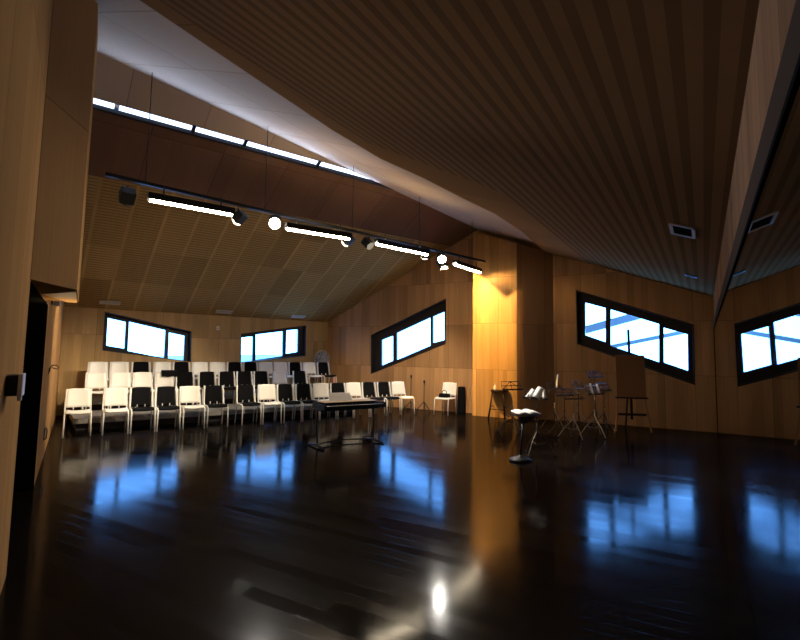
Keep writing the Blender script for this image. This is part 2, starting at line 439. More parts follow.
# skylight slit: glazing panes between the two slopes
def zp(p, dz=0): return lift(p, z1(p) + dz)
def dpt(u, D): return KC + a1 * u + n1 * D
g = G()
cuts = [(-8.6, -6.95), (-6.88, -5.72 - .05), (-5.72, -4.86), (-4.80, -3.33), (-3.27, -1.84)]
sk = tag(empty('window_5', (0, 0, 0)), kind='structure')
for i, (u0, u1) in enumerate(cuts):
    u0 = max(u0, (G_l - KC).dot(a1) + .02)
    if u1 <= u0: continue
    q = [dpt(u0, 5.38), dpt(u1, 5.38), dpt(u1, 5.48), dpt(u0, 5.48)]
    g = G(); g.prism([zp(p, .03) for p in q], V((0, 0, .02))); g.obj('pane', M_sky, sk)
g = G()
for u in (-5.745, -4.83, -3.30, -1.81):
    g.prism([zp(p, -.01) for p in (dpt(u - .03, 5.36), dpt(u + .03, 5.36), dpt(u + .03, 5.52), dpt(u - .03, 5.52))], V((0, 0, .08)))
g.prism([zp(p, -.03) for p in (dpt(-8.1, 5.34), dpt(-1.3, 5.34), dpt(-1.3, 5.375), dpt(-8.1, 5.375))], V((0, 0, .10)))
g.obj('window_frame', M_frame, sk)

_z = -(n1 * .9 - UP * .08).normalized(); _x = a1; _y = _z.cross(_x)
for u0, u1 in cuts:
    u0 = max(u0, (G_l - KC).dot(a1) + .02)
    if u1 <= u0: continue
    ld = bpy.data.lights.new('skylight_wash', 'AREA'); ld.energy = (11.0 if u1 < -2 else 4.0) * (u1 - u0); ld.shape = 'RECTANGLE'; ld.size = u1 - u0; ld.size_y = .05; ld.color = (.42, .60, 1); ld.spread = math.radians(66)
    o = bpy.data.objects.new('skylight_wash', ld); COL.objects.link(o)
    _p = dpt((u0 + u1) / 2, 5.42); o.location = lift(_p, z1(_p) - .035)
    o.rotation_euler = Matrix((_x, _y, _z)).transposed().to_euler()
# ------------------------------------------------------------------ windows
def window(name, P0, a, out, opening, panes, mat=M_frame, r=0.16):
    root = tag(empty(name, P0 + a * opening[0][0] + UP * opening[3][1]), kind='structure')
    inv = Matrix.Translation(-root.location)
    def pt(s, z, o): return P0 + a * s + UP * z + out * o - root.location
    # frame: outline with holes at the recessed plane
    g = G(); bm = g.bm
    cs = sum(s for s, z in opening) / 4; cz = sum(z for s, z in opening) / 4
    big = [(cs + (s - cs) * 1.06, cz + (z - cz) * 1.12) for s, z in opening]
    lo_, hi_ = (min(s for p in panes for s, z in p), max(s for p in panes for s, z in p))
    es = []
    for lpq in [big] + panes:
        vs = [bm.verts.new(pt(s, z, r)) for s, z in lpq]
        for i in range(len(vs)): es.append(bm.edges.new((vs[i], vs[(i + 1) % len(vs)])))
    bmesh.ops.triangle_fill(bm, use_beauty=True, edges=es)
    d = bmesh.ops.duplicate(bm, geom=bm.verts[:] + bm.edges[:] + bm.faces[:])
    for v in d['geom']:
        if isinstance(v, bmesh.types.BMVert): v.co += out * .07
    vm = d['vert_map']
    for e in es: bm.faces.new((e.verts[0], e.verts[1], vm[e.verts[1]], vm[e.verts[0]]))
    g.obj('window_frame', mat, root)
    # black lining of the reveal, proud of the wall by a few millimetres
    g = G(); n = 4
    inn = opening; outr = [(cs + (s - cs) * 1.002, cz + (z - cz) * 1.003) for s, z in opening]
    inn2 = [(cs + (s - cs) * .985, cz + (z - cz) * .965) for s, z in opening]
    for k in range(n):
        k2 = (k + 1) % n
        A_ = [pt(*outr[k], -.006), pt(*outr[k2], -.006), pt(*inn2[k2], -.006), pt(*inn2[k], -.006)]
        g.prism(A_, out * (r + .01))
    g.obj('window_reveal', mat, root)
    for p in panes:
        g = G(); g.face([pt(s, z, r + .035) for s, z in p]); g.obj('pane', M_glass, root)
    return root
window('window_1', KC, a1, -n1, W1o, [[(-6.255, 2.39), (-5.846, 2.309), (-5.841, 1.621), (-6.247, 1.689)], [(-5.769, 2.319), (-4.886, 2.136), (-4.884, 1.384), (-5.76, 1.563)], [(-4.795, 2.077), (-4.391, 2.002), (-4.384, 1.31), (-4.783, 1.376)]])
window('window_2', KC, a1, -n1, W2o, [[(-2.814, 2.001), (-2.451, 2.05), (-2.435, 1.328), (-2.794, 1.291)], [(-2.37, 2.107), (-1.497, 2.246), (-1.476, 1.473), (-2.341, 1.35)], [(-1.38, 2.276), (-0.989, 2.325), (-0.973, 1.612), (-1.369, 1.543)]])
window('window_3', K, a2, n2, W3o, [[(8.746, 2.022), (8.337, 2.158), (8.321, 1.391), (8.728, 1.227)], [(8.21, 2.237), (7.063, 2.692), (7.053, 1.858), (8.194, 1.412)], [(6.985, 2.714), (6.612, 2.852), (6.604, 2.023), (6.976, 1.935)]])
window('window_4', K, a2, n2, W4o, [[(2.722, 2.97), (2.246, 2.817), (2.261, 1.975), (2.734, 2.15)], [(2.132, 2.779), (1.088, 2.401), (1.111, 1.51), (2.149, 1.887)], [(0.991, 2.315), (0.516, 2.153), (0.532, 1.328), (1.008, 1.503)]])

# outside: two steel beams of a neighbouring canopy seen through window 4, a line of hills behind the back wall
def wp(s, z, o): return K + a2 * s + UP * z + n2 * o
def beam(p, q, w, h_):
    g = G(); d = (V(q) - V(p)); M = d.to_track_quat('X', 'Z').to_matrix()
    g.box((V(p) + V(q)) / 2, (d.length, w, h_), M); return g
o = beam(wp(5.0, 1.77, 1.6), wp(-1.5, 3.60, 1.6), .20, .20).obj('canopy_beam', M_beam)
tag(o, 'thick blue-grey steel beam crossing outside the right window, upper one', 'beam', 'canopy beams outside')
o = beam(wp(4.4, 1.41, 1.6), wp(-2.5, 2.97, 1.6), .10, .10).obj('canopy_beam', M_beam)
tag(o, 'thin blue-grey steel beam crossing outside the right window, lower one', 'beam', 'canopy beams outside')
g = G()
pts = []
rr = random.Random(3)
for i in range(31):
    u = -170 + i * 10
    pts.append((u, 6.6 + 3.2 * math.sin(i * .55) * .5 + rr.uniform(-.5, .5) - .02 * i))
for (u0, h0), (u1, h1) in zip(pts, pts[1:]):
    p0, p1_ = KC + a1 * u0 - n1 * 230, KC + a1 * u1 - n1 * 230
    g.face([p0 + UP * -30, p1_ + UP * -30, p1_ + UP * ((h1 - 6.2) * .35 - .6), p0 + UP * ((h0 - 6.2) * .35 - .6)])
tag(g.obj('hills', M_hill), kind='structure')

# ------------------------------------------------------------------ pillar on the far wall
def pl(s, o, z=0): return K + a2 * s - n2 * o + UP * z
PO = 0.45
g = G()
pp = [pl(5.50, -.02), pl(5.50, PO), pl(4.30, PO), pl(3.44, -.02)]
top = [lift(p, min(z1(p), z2(p)) - .01) for p in pp]
for k in range(4):
    k2 = (k + 1) % 4
    su = [0, .44, 1.64, 2.60, 3.2]
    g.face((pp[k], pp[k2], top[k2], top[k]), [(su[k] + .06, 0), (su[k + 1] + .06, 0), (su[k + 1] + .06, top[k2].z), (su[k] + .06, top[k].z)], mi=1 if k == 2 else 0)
g.face(top)
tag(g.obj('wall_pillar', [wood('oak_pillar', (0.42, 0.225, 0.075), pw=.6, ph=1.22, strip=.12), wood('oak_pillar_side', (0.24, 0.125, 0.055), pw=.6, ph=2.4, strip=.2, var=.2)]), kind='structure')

# ------------------------------------------------------------------ bulkhead over the left opening
bpz = 2.10
bp = [lp(-7.40, .0, 0), lp(-6.85, .286, 0), lp(-5.57, .30, 0), lp(-5.57, -.02, 0), lp(-7.40, -.02, 0)]
g = G()
zt = [min(z1(p), z2(p)) - .02 for p in bp]
u = [0]
for k in range(5): u.append(u[-1] + (bp[(k + 1) % 5] - bp[k]).length)
for k in range(5):
    k2 = (k + 1) % 5
    g.face((lift(bp[k], bpz), lift(bp[k2], bpz), lift(bp[k2], zt[k2]), lift(bp[k], zt[k])), [(u[k], bpz), (u[k + 1], bpz), (u[k + 1], zt[k2]), (u[k], zt[k])])
g.face([lift(p, bpz) for p in bp[::-1]]); g.face([lift(p, z) for p, z in zip(bp, zt)])
tag(g.obj('trim_1', M_wallL), kind='structure')
# lit wedge under its far half, the light painted as paler wood
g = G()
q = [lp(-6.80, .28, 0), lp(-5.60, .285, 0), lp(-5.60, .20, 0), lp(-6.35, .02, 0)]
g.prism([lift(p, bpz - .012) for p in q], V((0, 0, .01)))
tag(g.obj('painted_light_wedge', wood('painted_soffit_light', (0.62, 0.36, 0.13), pw=3, ph=3, strip=.3, var=.1, seam=0)), kind='structure')

# ------------------------------------------------------------------ mirror wall
mlen = (Q - K).length - .25
def mp(s, z, o): return K - am * s - nm * o + UP * z       # s from the far corner towards the camera
g = G(); g.prism([mp(.015, .02, .006), mp(mlen, .02, .006), mp(mlen, 2.27, .006), mp(.015, 2.27, .006)], -nm * .010)
o = g.obj('wall_mirror', M_mirror)
tag(o, 'tall frameless dark mirror covering the right wall', 'mirror')
g = G(); g.prism([mp(.01, 2.285, .002), mp(mlen, 2.285, .002), mp(mlen, 2.42, .002), mp(.01, 2.42, .002)], -nm * .02)
tag(g.obj('trim_3', M_pelmet), kind='structure')
g = G(); g.prism([mp(0, 0, .001), mp(.05, 0, .001), mp(.05, 2.28, .001), mp(0, 2.28, .001)], -nm * .022)
g.prism([mp(.05, 2.262, .001), mp(mlen, 2.262, .001), mp(mlen, 2.284, .001), mp(.05, 2.284, .001)], -nm * .022)
g.obj('edge_strip', M_dark, o)

# ------------------------------------------------------------------ lights on the suspended track
TZ = 4.0
def seg_frame(p, q):
    p, q = V(p), V(q); d = (q - p).normalized(); s = UP.cross(d).normalized()
    return p, q, d, s
R0, R1 = V((-4.092, 6.491, TZ)), V((2.15, 12.30, TZ))
trk = thing('lighting_track', 'long black suspended lighting track running under the ridge', 'light track', (R0 + R1) / 2)
c = trk.location
g = G(); rd = (R1 - R0).normalized(); g.box((0, 0, 0), ((R1 - R0).length, .06, .05), rd.to_track_quat('X', 'Z').to_matrix(), .006); g.obj('rail', M_black, trk)
for k in range(5):
    p = R0.lerp(R1, .06 + .22 * k); zc = min(z1(p), z2(p) + .1)
    g = G(); g.tube(p - c + UP * .02, lift(p, zc + .05) - c, .006, 6); g.obj('suspension_wire', M_black, trk)
rot45 = math.atan2(rd.y, rd.x)
tubes = [((-3.606, 6.781), (-2.67, 7.474)), ((-1.991, 8.282), (-0.98, 8.943)), ((-0.474, 9.361), (0.56, 10.281)), ((1.288, 11.381), (2.05, 12.45))]
tl = ['long fluorescent batten light nearest the left wall on the track', 'fluorescent batten light right of the bright left spotlight', 'third fluorescent batten light from the left on the track', 'short fluorescent batten light at the pillar end of the track']
def track_y(x):                           # the rail's plan line
    t = (x - R0.x) / (R1.x - R0.x); return R0.lerp(R1, t)
for (p, q), lab in zip(tubes, tl):
    p, q = V((*p, 0)), V((*q, 0)); m_ = (p + q) / 2; ln = (q - p).length
    # hung square under the rail
    t = (m_ - R0).dot(V((rd.x, rd.y, 0))); base = R0 + rd * t
    off = (m_ - base); off.z = 0
    root = thing('batten_light', lab, 'lamp', lift(m_, 3.74), math.atan2((q - p).y, (q - p).x), 'fluorescent battens on the track')
    g = G(); g.box((0, 0, .075), (ln + .06, .12, .05), None, .008)
    g.box((0, .058, .035), (ln + .06, .008, .07)); g.box((0, -.058, .035), (ln + .06, .008, .07)); g.obj('housing', M_black, root)
    g = G(); g.tube((-ln / 2, 0, 0), (ln / 2, 0, 0), .032, 12); g.obj('fluorescent_tube', M_tube, root, True)
    for sx in (-1, 1): g = G(); g.tube((sx * ln * .35, 0, .10), (sx * ln * .35, 0, .235), .010, 6); g.obj('stem', M_black, root)
def head(loc, aim, lab, lens, big=False, spot=None):
    loc = V(loc); d = (V(aim) - loc).normalized()
    rail = track_y(loc.x)
    root = thing('track_spotlight', lab, 'spotlight', loc, 0, 'spotlights on the track')
    M = d.to_track_quat('X', 'Z').to_matrix()
    r = .10 if big else .085
    g = G(); g.box(M @ V((-.06, 0, 0)), (.20, r * 1.9, r * 1.7), M, .02)
    for k in range(4): g.box(M @ V((-.14 + k * .035, 0, r * .9)), (.012, r * 1.5, .02), M)
    g.obj('lamp_body', M_black, root)
    g = G(); g.lathe([(0, .085), (r * .5, .078), (r * .95, .05), (r * .95, .03), (0, .03)], (0, 0, 0), 20)
    for v_ in g.bm.verts: v_.co = M @ V((v_.co.z, v_.co.x, v_.co.y))
    g.obj('lens', lens, root, True)
    g = G(); g.tube((0, 0, r * .8), (0, 0, TZ - loc.z), .012, 8); g.box((0, 0, r * .85), (.05, r * 2.1, .015), M); g.obj('yoke', M_black, root)
    if spot:
        ld = bpy.data.lights.new('spot', 'SPOT'); ld.energy = spot[0]; ld.spot_size = math.radians(spot[1]); ld.spot_blend = .6; ld.color = spot[2]; ld.shadow_soft_size = .06
        lo_ = bpy.data.objects.new('spot_lamp', ld); COL.objects.link(lo_); lo_.location = loc + d * .09; lo_.rotation_euler = (-d).to_track_quat('Z', 'Y').to_euler()
WARM = (1.0, .84, .62); COOL = (1.0, .95, .86)
head((-4.048, 6.971, 3.80), (-6.5, 9.8, .5), 'dark unlit spotlight at the left end of the track', M_black, True)
head((-2.753, 7.995, 3.80), (-6.2, 9.3, .5), 'spotlight at right end of the longest fluorescent light', M_lenssoft, False, (780, 62, WARM))
head((-2.20, 8.26, 3.83), (-.9, 3.6, 1.1), 'glaring white spotlight left of centre facing the camera', M_lens, True, (460, 78, COOL))
head((-1.083, 9.40, 3.78), (-4.8, 11.0, .5), 'spotlight at right end of the second fluorescent light, lens lit', M_lenssoft, False, (780, 62, WARM))
head((-0.652, 9.73, 3.80), (2.15, 7.9, .85), 'black spotlight just left of the third fluorescent light', M_lensdim, False, (1300, 24, COOL))
head((0.53, 10.62, 3.78), (.1, 13.3, .5), 'spotlight at right end of the third fluorescent light', M_lenssoft, False, (800, 76, WARM))
head((0.95, 11.17, 3.83), (1.7, 7.0, .9), 'glaring white spotlight nearest the pillar facing the camera', M_lens, True, (160, 60, COOL))

def spot(name, loc, aim, e, deg, col, blend=.25, soft=.03):
    ld = bpy.data.lights.new(name, 'SPOT'); ld.energy = e; ld.spot_size = math.radians(deg); ld.spot_blend = blend; ld.color = col; ld.shadow_soft_size = soft
    o = bpy.data.objects.new(name, ld); COL.objects.link(o); o.location = loc; o.rotation_euler = (V(loc) - V(aim)).to_track_quat('Z', 'Y').to_euler()
spot('pillar_wash', K + a2 * 5.25 - n2 * 1.0 + UP * 3.95, K + a2 * 3.6 - n2 * .3 + UP * .9, 105, 112, (1, .66, .27), .5)
for (p, q) in tubes[1:3]:
    ld = bpy.data.lights.new('added_ceiling_fill', 'AREA'); ld.energy = 12; ld.shape = 'RECTANGLE'; ld.size = 1.1; ld.size_y = .06; ld.color = (1, .7, .38)  # added upward fill above the closed housings, warms the high ceiling
    o = bpy.data.objects.new('added_ceiling_fill', ld); COL.objects.link(o); o.location = ((p[0] + q[0]) / 2, (p[1] + q[1]) / 2, 3.86); o.rotation_euler = (PI, 0, math.atan2(q[1] - p[1], q[0] - p[0]))
L0 = V((0.98, 11.35, 3.70))  # added spotlight, put here to light the pillar face
spot('added_pillar_spot', L0, K + a2 * 4.9 - n2 * PO + UP * 1.9, 1050, 100, (1, .62, .20), .1, .003)
bdh = thing('track_spotlight', 'added small black spotlight with beam-cutting plates left of the last fluorescent', 'spotlight', L0, 0, 'spotlights on the track')  # added lamp, shares the track spotlights' name and group
def pf(s_, z_): return K + a2 * s_ - n2 * PO + UP * z_ - L0
def door(p, q, t0=.10, t1=.20, ext=None):  # added plates that cut the beam to the pillar's lit outline
    g = G(); p, q = V(p).normalized(), V(q).normalized()
    g.prism([p * t0, q * t0, q * t0 + ext, p * t0 + ext], (p + q) * .5 * .004); return g
e_ = a2 * .30
door(pf(5.56, 5.2), pf(5.56, -1.2), ext=a2 * .10).obj('added_beam_plate', M_black, bdh)
door(pf(4.30, 5.2), pf(4.30, -1.2), ext=a2 * -.10).obj('added_beam_plate', M_black, bdh)
door(pf(5.8, 4.2), pf(4.54, 3.08), ext=UP * .10).obj('added_beam_plate', M_black, bdh)
door(pf(4.57, 3.08), pf(4.1, 3.5), ext=UP * .10).obj('added_beam_plate', M_black, bdh)
ax = pf(4.9, 1.9).normalized(); Mx = ax.to_track_quat('X', 'Z').to_matrix()
g = G(); g.box(Mx @ V((-.10, 0, 0)), (.14, .11, .11), Mx, .015); g.obj('lamp_body', M_black, bdh)
g = G(); g.tube(Mx @ V((-.028, 0, 0)), Mx @ V((-.022, 0, 0)), .045, 16); g.obj('lens', M_lensdim, bdh)
g = G(); g.tube(Mx @ V((-.10, 0, .05)), V((-.07, -.06, TZ - L0.z)), .010, 6); g.obj('yoke', M_black, bdh)
# ------------------------------------------------------------------ risers behind the front row
Rz1, Rz2 = .235, .455
def bpnt(u, D, z=0): return KC + a1 * u + n1 * D + UP * z
phi = math.atan2(a1.y, a1.x)              # local X along the back wall
def riser(D0, D1, u0, u1, z, lab):
    c = bpnt((u0 + u1) / 2, (D0 + D1) / 2)
    root = thing('choir_riser', lab, 'riser', c, phi, 'choir risers')
    W, Dp = u1 - u0, D1 - D0
    g = G(); g.box((0, 0, z - .05), (W, Dp, .10), None, .008); g.obj('deck', M_grey, root)
    g = G(); g.box((0, .03, (z - .10) / 2), (W - .1, Dp - .12, z - .102)); g.obj('base', M_riserdark, root)
riser(1.37, 2.78, -7.02, -.55, Rz1, 'low grey riser platform right behind the front chair row')
riser(.06, 1.35, -7.02, -.15, Rz2, 'higher grey riser platform against the back wall')

# ------------------------------------------------------------------ chairs
CW = .43
def make_chair(black):
    """local: front is -Y, origin on the floor under the seat"""
    root = empty('stacking_chair', (0, 0, 0))
    hw = CW / 2 - .012
    seatm = M_fabric if black else M_white
    def ss(u, v):                          # seat, u across, v front->back
        x = (u - .5) * (CW - .05); y = -.23 + v * .44
        z = .445 + .012 * (2 * u - 1) ** 2 - .02 * v - (.03 * max(0, (.14 - v) / .14) ** 2)
        return (x, y, z)
    g = G(); g.sheet(ss, 8, 8, .028); g.obj('seat', seatm, root, True)
    def bs(u, v):                          # backrest
        w = (CW - (.075 if black else .035)) * (1 - .07 * v)
        x = (u - .5) * w; y = .205 + .075 * v + .030 * (1 - (2 * u - 1) ** 2)
        z0 = .455 if black else .492
        z = z0 + v * (.84 - z0) - .012 * abs(2 * u - 1) ** 4 * v
        return (x, y, z)
    g = G(); g.sheet(bs, 8, 8, .024); g.obj('backrest', seatm, root, True)
    for s in (-1, 1):
        g = G(); g.path([(s * (hw + .004), -.235, 0), (s * hw, -.215, .39), (s * hw, -.195, .428), (s * hw, -.15, .436)], .0135, 8); g.obj('leg', M_whiteframe, root, True)
        g = G(); g.path([(s * (hw + .004), .265, 0), (s * hw, .205, .40), (s * hw, .195, .44)], .0135, 8); g.obj('leg', M_whiteframe, root, True)
        g = G(); g.path([(s * hw, -.16, .436), (s * hw, .10, .428), (s * hw, .185, .45), (s * hw, .212, .52), (s * (hw - .006), .258, .72), (s * (hw - .014), .278, .835)], (.021 if black else .015), 8); g.obj('side_frame', M_whiteframe, root, True)
        g = G(); g.box((s * .07, .206, .478), (.020, .012, .05), None, .003); g.obj('back_bracket', M_whiteframe, root)
    return root
proto = {}
ORD = ['first', 'second', 'third', 'fourth', 'fifth', 'sixth', 'seventh', 'eighth', 'ninth', 'tenth', 'eleventh', 'twelfth', 'thirteenth', 'fourteenth', 'fifteenth', 'sixteenth']
def get_chair(black):
    if black not in proto:
        proto[black] = make_chair(black); return proto[black]
    return copy_tree(proto[black])
def relax(us, dmin):
    us = list(us)
    for _ in range(200):
        for i in range(len(us) - 1):
            d = us[i + 1] - us[i]
            if d < dmin: us[i] -= (dmin - d) / 2; us[i + 1] += (dmin - d) / 2
    return us
rows = [
 ('front', 'on the floor', [-6.997, -6.387, -5.913, -5.489, -5.033, -4.533, -3.793, -3.366, -2.846, -2.415, -2.034, -1.54, -1.141, -0.56, -0.123, 0.264], 'WWBBWBBWBBWBWBBW', lambda u: 3.06 + .055 * (u + 7.19) + .25, 0.0),
 ('middle', 'on the low riser', [-6.56, -6.114, -5.614, -5.195, -4.747, -4.205, -3.695, -3.28, -2.806, -2.267, -1.685], 'WWWWBBBBBWB', lambda u: 1.50 + .26, Rz1),
 ('back', 'on the high riser', [-6.46, -6.019, -5.559, -5.052, -4.594, -3.96, -3.507, -3.091, -2.688, -2.332, -1.87, -1.552, -1.226, -0.441], 'WWBWBWWBBWWBWB', lambda u: .56 + .26, Rz2)]
faceang = math.atan2(n1.x, -n1.y)
rr = random.Random(11)
chair_pos = {}
for rname, where, us, cols, Df, z in rows:
    us = relax(us, .46)
    cnt = {'W': 0, 'B': 0}
    for i, (u_, c_) in enumerate(zip(us, cols)):
        b = c_ == 'B'
        o = get_chair(b)
        nth = cnt[c_]; cnt[c_] += 1
        total = cols.count(c_)
        pos = 'leftmost' if nth == 0 else ('rightmost' if nth == total - 1 else ORD[nth])
        kind = 'white stacking chair with black seat and back' if b else 'all-white stacking chair'
        if pos in ('leftmost', 'rightmost'): lab = f'{kind}, {pos} of its kind in the {rname} row'
        else: lab = f'{kind}, {pos} of its kind from left, {rname} row'
        tag(o, lab, 'chair', f'chairs in the {rname} row {where}')
        off = rr.uniform(-.025, .025)
        P = bpnt(u_, Df(u_) + off, z)
        o.location = P
        o.rotation_euler = (0, 0, faceang + math.radians(rr.uniform(-2, 2)) + (math.radians(-3) if rname == 'front' else 0))
        chair_pos[(rname, i)] = P

# black jacket laid over the top of a middle-row backrest
P = chair_pos[('middle', 3)]
root = None
g = G()
def cl(u, v):
    x = -.07 + .36 * u
    s = v * .30
    if s < .15: return (x, .243 - .02 * math.sin(u * 9) * .3 - (s - .15) * -.12, .735 + s + .008 * math.sin(u * 12))
    return (x, .285 + .012 * math.sin((s - .15) * 20), .885 - (s - .15) * 1.0)
g.sheet(cl, 10, 12, .012)
o = g.obj('jacket', M_fabric, None, True); o.location = P; o.rotation_euler = (0, 0, faceang)
tag(o, 'black jacket draped over a white chair back in the middle row', 'jacket')

# lone chair by the pillar with a bag on it
P = K + a2 * 6.20 - n2 * .66
lone = get_chair(False); lone.location = P; lone.rotation_euler = (0, 0, math.radians(-33))
tag(lone, 'all-white chair standing alone beside the pillar, bag on its seat', 'chair')
def loc_on(root_loc, ang, p): return V(root_loc) + Matrix.Rotation(ang, 3, 'Z') @ V(p)
bag = thing('handbag', 'black handbag with a loop handle on the lone white chair', 'bag', loc_on(P, math.radians(-33), (.03, -.10, .452)), math.radians(-33))
g = G(); g.prism([(-.15, -.06, 0), (.15, -.06, 0), (.13, -.045, .11), (-.13, -.045, .11)], (0, .12, 0)); g.obj('bag_body', M_fabric, bag)
g = G(); g.path([(-.07, 0, .10), (-.06, 0, .17), (0, 0, .20), (.06, 0, .17), (.07, 0, .10)], .010); g.obj('handle', M_fabric, bag, True)
# black padded case leaning between chair and pillar
cs = thing('instrument_case', 'black padded case standing behind the lone white chair', 'case', K + a2 * 5.94 - n2 * .14, math.atan2(a2.y, a2.x))
g = G(); g.box((0, 0, .36), (.19, .12, .74), None, .04); g.obj('case_body', M_fabric, cs, True)
g = G(); g.path([(-.05, -.07, .60), (-.04, -.10, .61), (.04, -.10, .61), (.05, -.07, .60)], .010); g.obj('handle', M_black, cs)

# ------------------------------------------------------------------ fan and bottle in the corner
FP = bpnt(-.50, .32, 0) + UP * 0
fan = thing('pedestal_fan', 'grey pedestal fan in the corner behind the back row', 'fan', lift(bpnt(-.36, .30), Rz2), faceang)
g = G(); g.lathe([(0, 0), (.19, 0), (.19, .015), (.05, .04), (.02, .05), (0, .05)]); g.obj('base', M_black, fan, True)
g = G(); g.tube((0, 0, .04), (0, 0, .84), .016); g.obj('pole', M_black, fan, True)
FH = .95
g = G(); g.tube((0, .02, FH), (0, .17, FH), .06, 16); g.tube((0, .08, FH - .11), (0, .08, FH), .03, 10); g.obj('motor', M_black, fan, True)
g = G()
for k in range(28):
    a_ = 2 * PI * k / 28
    pr = [(.03, -.115), (.12, -.11), (.22, -.085), (.275, -.03), (.22, .03), (.06, .045)]
    g.path([(r_ * math.cos(a_), y_, FH + r_ * math.sin(a_)) for r_, y_ in pr], .006, 4)
for (rq, yq) in ((.275, -.03), (.17, -.10), (.06, -.115)):
    g.path([(rq * math.cos(2 * PI * k / 24), yq, FH + rq * math.sin(2 * PI * k / 24)) for k in range(25)], .006, 5)
g.obj('guard', M_guard, fan)
for k in range(4):
    g = G(); a0 = 2 * PI * k / 4 + .3
    def bl(u, v):
        r_ = .04 + .19 * u; a_ = a0 + (v - .5) * (.5 + .5 * u); return (r_ * math.cos(a_), -.05 + .05 * (v - .5), FH + r_ * math.sin(a_))
    g.sheet(bl, 5, 5, .004); g.obj('blade', M_fanblade, fan, True)
bt = thing('poster_tube', 'slim pink cardboard tube standing at right end of high riser', 'tube', bpnt(-.285, 1.02, Rz2))
g = G(); g.lathe([(0, 0), (.032, 0), (.034, .01), (.034, .40), (0, .40)], seg=16); g.obj('tube_body', M_pink, bt, True)
g = G(); g.lathe([(0, .395), (.037, .395), (.037, .425), (0, .425)], seg=16); g.obj('cap', M_white, bt, True)

# ------------------------------------------------------------------ keyboard
KA = math.radians(90 - 55)
KBC = V((-.93, 8.72, 0))
st = thing('keyboard_stand', 'black keyboard stand with bowed floor bar in front of chairs', 'stand', KBC, KA)
g = G()
for s in (-1, 1):
    g = G(); g.path([(s * .56, -.05, .03), (s * .57, -.02, .35), (s * .57, .02, .60)], .014, 8); g.obj('post', M_black, st, True)
    g = G(); g.path([(s * .58, -.34, .016), (s * .57, -.10, .035), (s * .56, .02, .038), (s * .58, .26, .016)], .019, 8); g.obj('foot', M_black, st, True)
g = G(); g.path([(-.56, -.04, .035), (-.40, .06, .042), (-.2, .13, .045), (0, .15, .045), (.2, .13, .045), (.40, .06, .042), (.56, -.04, .035)], .014, 8); g.obj('floor_bar', M_black, st, True)
g = G(); g.box((.05, .06, .612), (1.16, .30, .03), None, .006); g.obj('tray', M_black, st)
kb = thing('digital_piano', 'black digital piano with tan top on a floor stand', 'piano', KBC + V((.07, .09, .628)), KA)
kb.scale = (.95, 1, .8)
g = G()
g.prism([(-.66, -.22, 0), (.66, -.22, 0), (.66, .25, 0), (-.66, .25, 0)], (0, 0, .045))
g.box((0, .17, .085), (1.32, .16, .09), None, .01)
g.box((-.635, -.06, .075), (.05, .32, .07), None, .01); g.box((.635, -.06, .075), (.05, .32, .07), None, .01)
g.box((0, -.212, .05), (1.22, .02, .05), None, .004)
g.obj('case', M_black, kb)
g = G(); g.box((0, .09, .134), (1.14, .32, .012), None, .003); g.obj('lid', M_tan, kb)
g = G(); g.box((0, -.135, .062), (1.21, .145, .026), None, .003); g.obj('white_keys', M_pale, kb)
g = G()
for k in range(52):
    if k % 7 in (0, 1, 3, 4, 5): g.box((-1.21 / 2 + (k + 1) * 1.21 / 52, -.105, .083), (.012, .085, .016))
g.obj('black_keys', M_black, kb)
g = G(); g.box((-.12, .19, .225), (.46, .014, .19), Matrix.Rotation(math.radians(-22), 3, 'X'), .004); g.obj('music_rest', M_paper, kb)

# ------------------------------------------------------------------ stands on the right
def make_stand(hgt, dw, dh, tilt, mat, dmat, spread=.30, desk=True):
    root = empty('music_stand', (0, 0, 0))
    g = G(); g.tube((0, 0, .16), (0, 0, hgt * .62), .013, 8); g.tube((0, 0, hgt * .60), (0, 0, hgt), .009, 8); g.tube((0, 0, hgt * .58), (0, 0, hgt * .63), .019, 8); g.obj('pole', mat, root, True)
    for k in range(3):
        a_ = 2 * PI * k / 3 + .4; ca, sa = math.cos(a_), math.sin(a_)
        g = G(); g.path([(ca * .015, sa * .015, .37), (ca * spread * .6, sa * spread * .6, .19), (ca * spread, sa * spread, .012)], .010, 6)
        g.tube((ca * .012, sa * .012, .17), (ca * spread * .55, sa * spread * .55, .205), .006, 6)
        l_ = g.obj('leg', mat, root)
        g = G(); g.tube((ca * (spread - .02), sa * (spread - .02), .018), (ca * (spread + .012), sa * (spread + .012), .010), .014, 8); g.obj('rubber_foot', M_black, l_)
    if desk:
        M = Matrix.Rotation(tilt, 3, 'X'); b = V((0, -.02, hgt))
        def T(x, y, z): return b + M @ V((x, y, z))
        g = G(); r_ = .0065
        w = dw / 2
        for p, q in [((-w, 0, 0), (-w * .9, 0, dh)), ((w, 0, 0), (w * .9, 0, dh)), ((-w * .9, 0, dh), (w * .9, 0, dh)), ((0, 0, -.02), (0, 0, dh)), ((-w, 0, 0), (0, 0, dh)), ((w, 0, 0), (0, 0, dh)), ((-w * .95, 0, dh * .5), (w * .95, 0, dh * .5))]:
            g.tube(T(*p), T(*q), r_, 6)
        g.obj('desk', dmat, root)
        g = G(); g.box(T(0, -.025, 0), (dw * 1.02, .055, .008), M)
        for s in (-1, 1): g.tube(T(s * w * .6, -.05, 0), T(s * w * .6, -.05, .05), .005, 6)
        g.obj('ledge', dmat, root)
    return root
tilt = math.radians(-30)
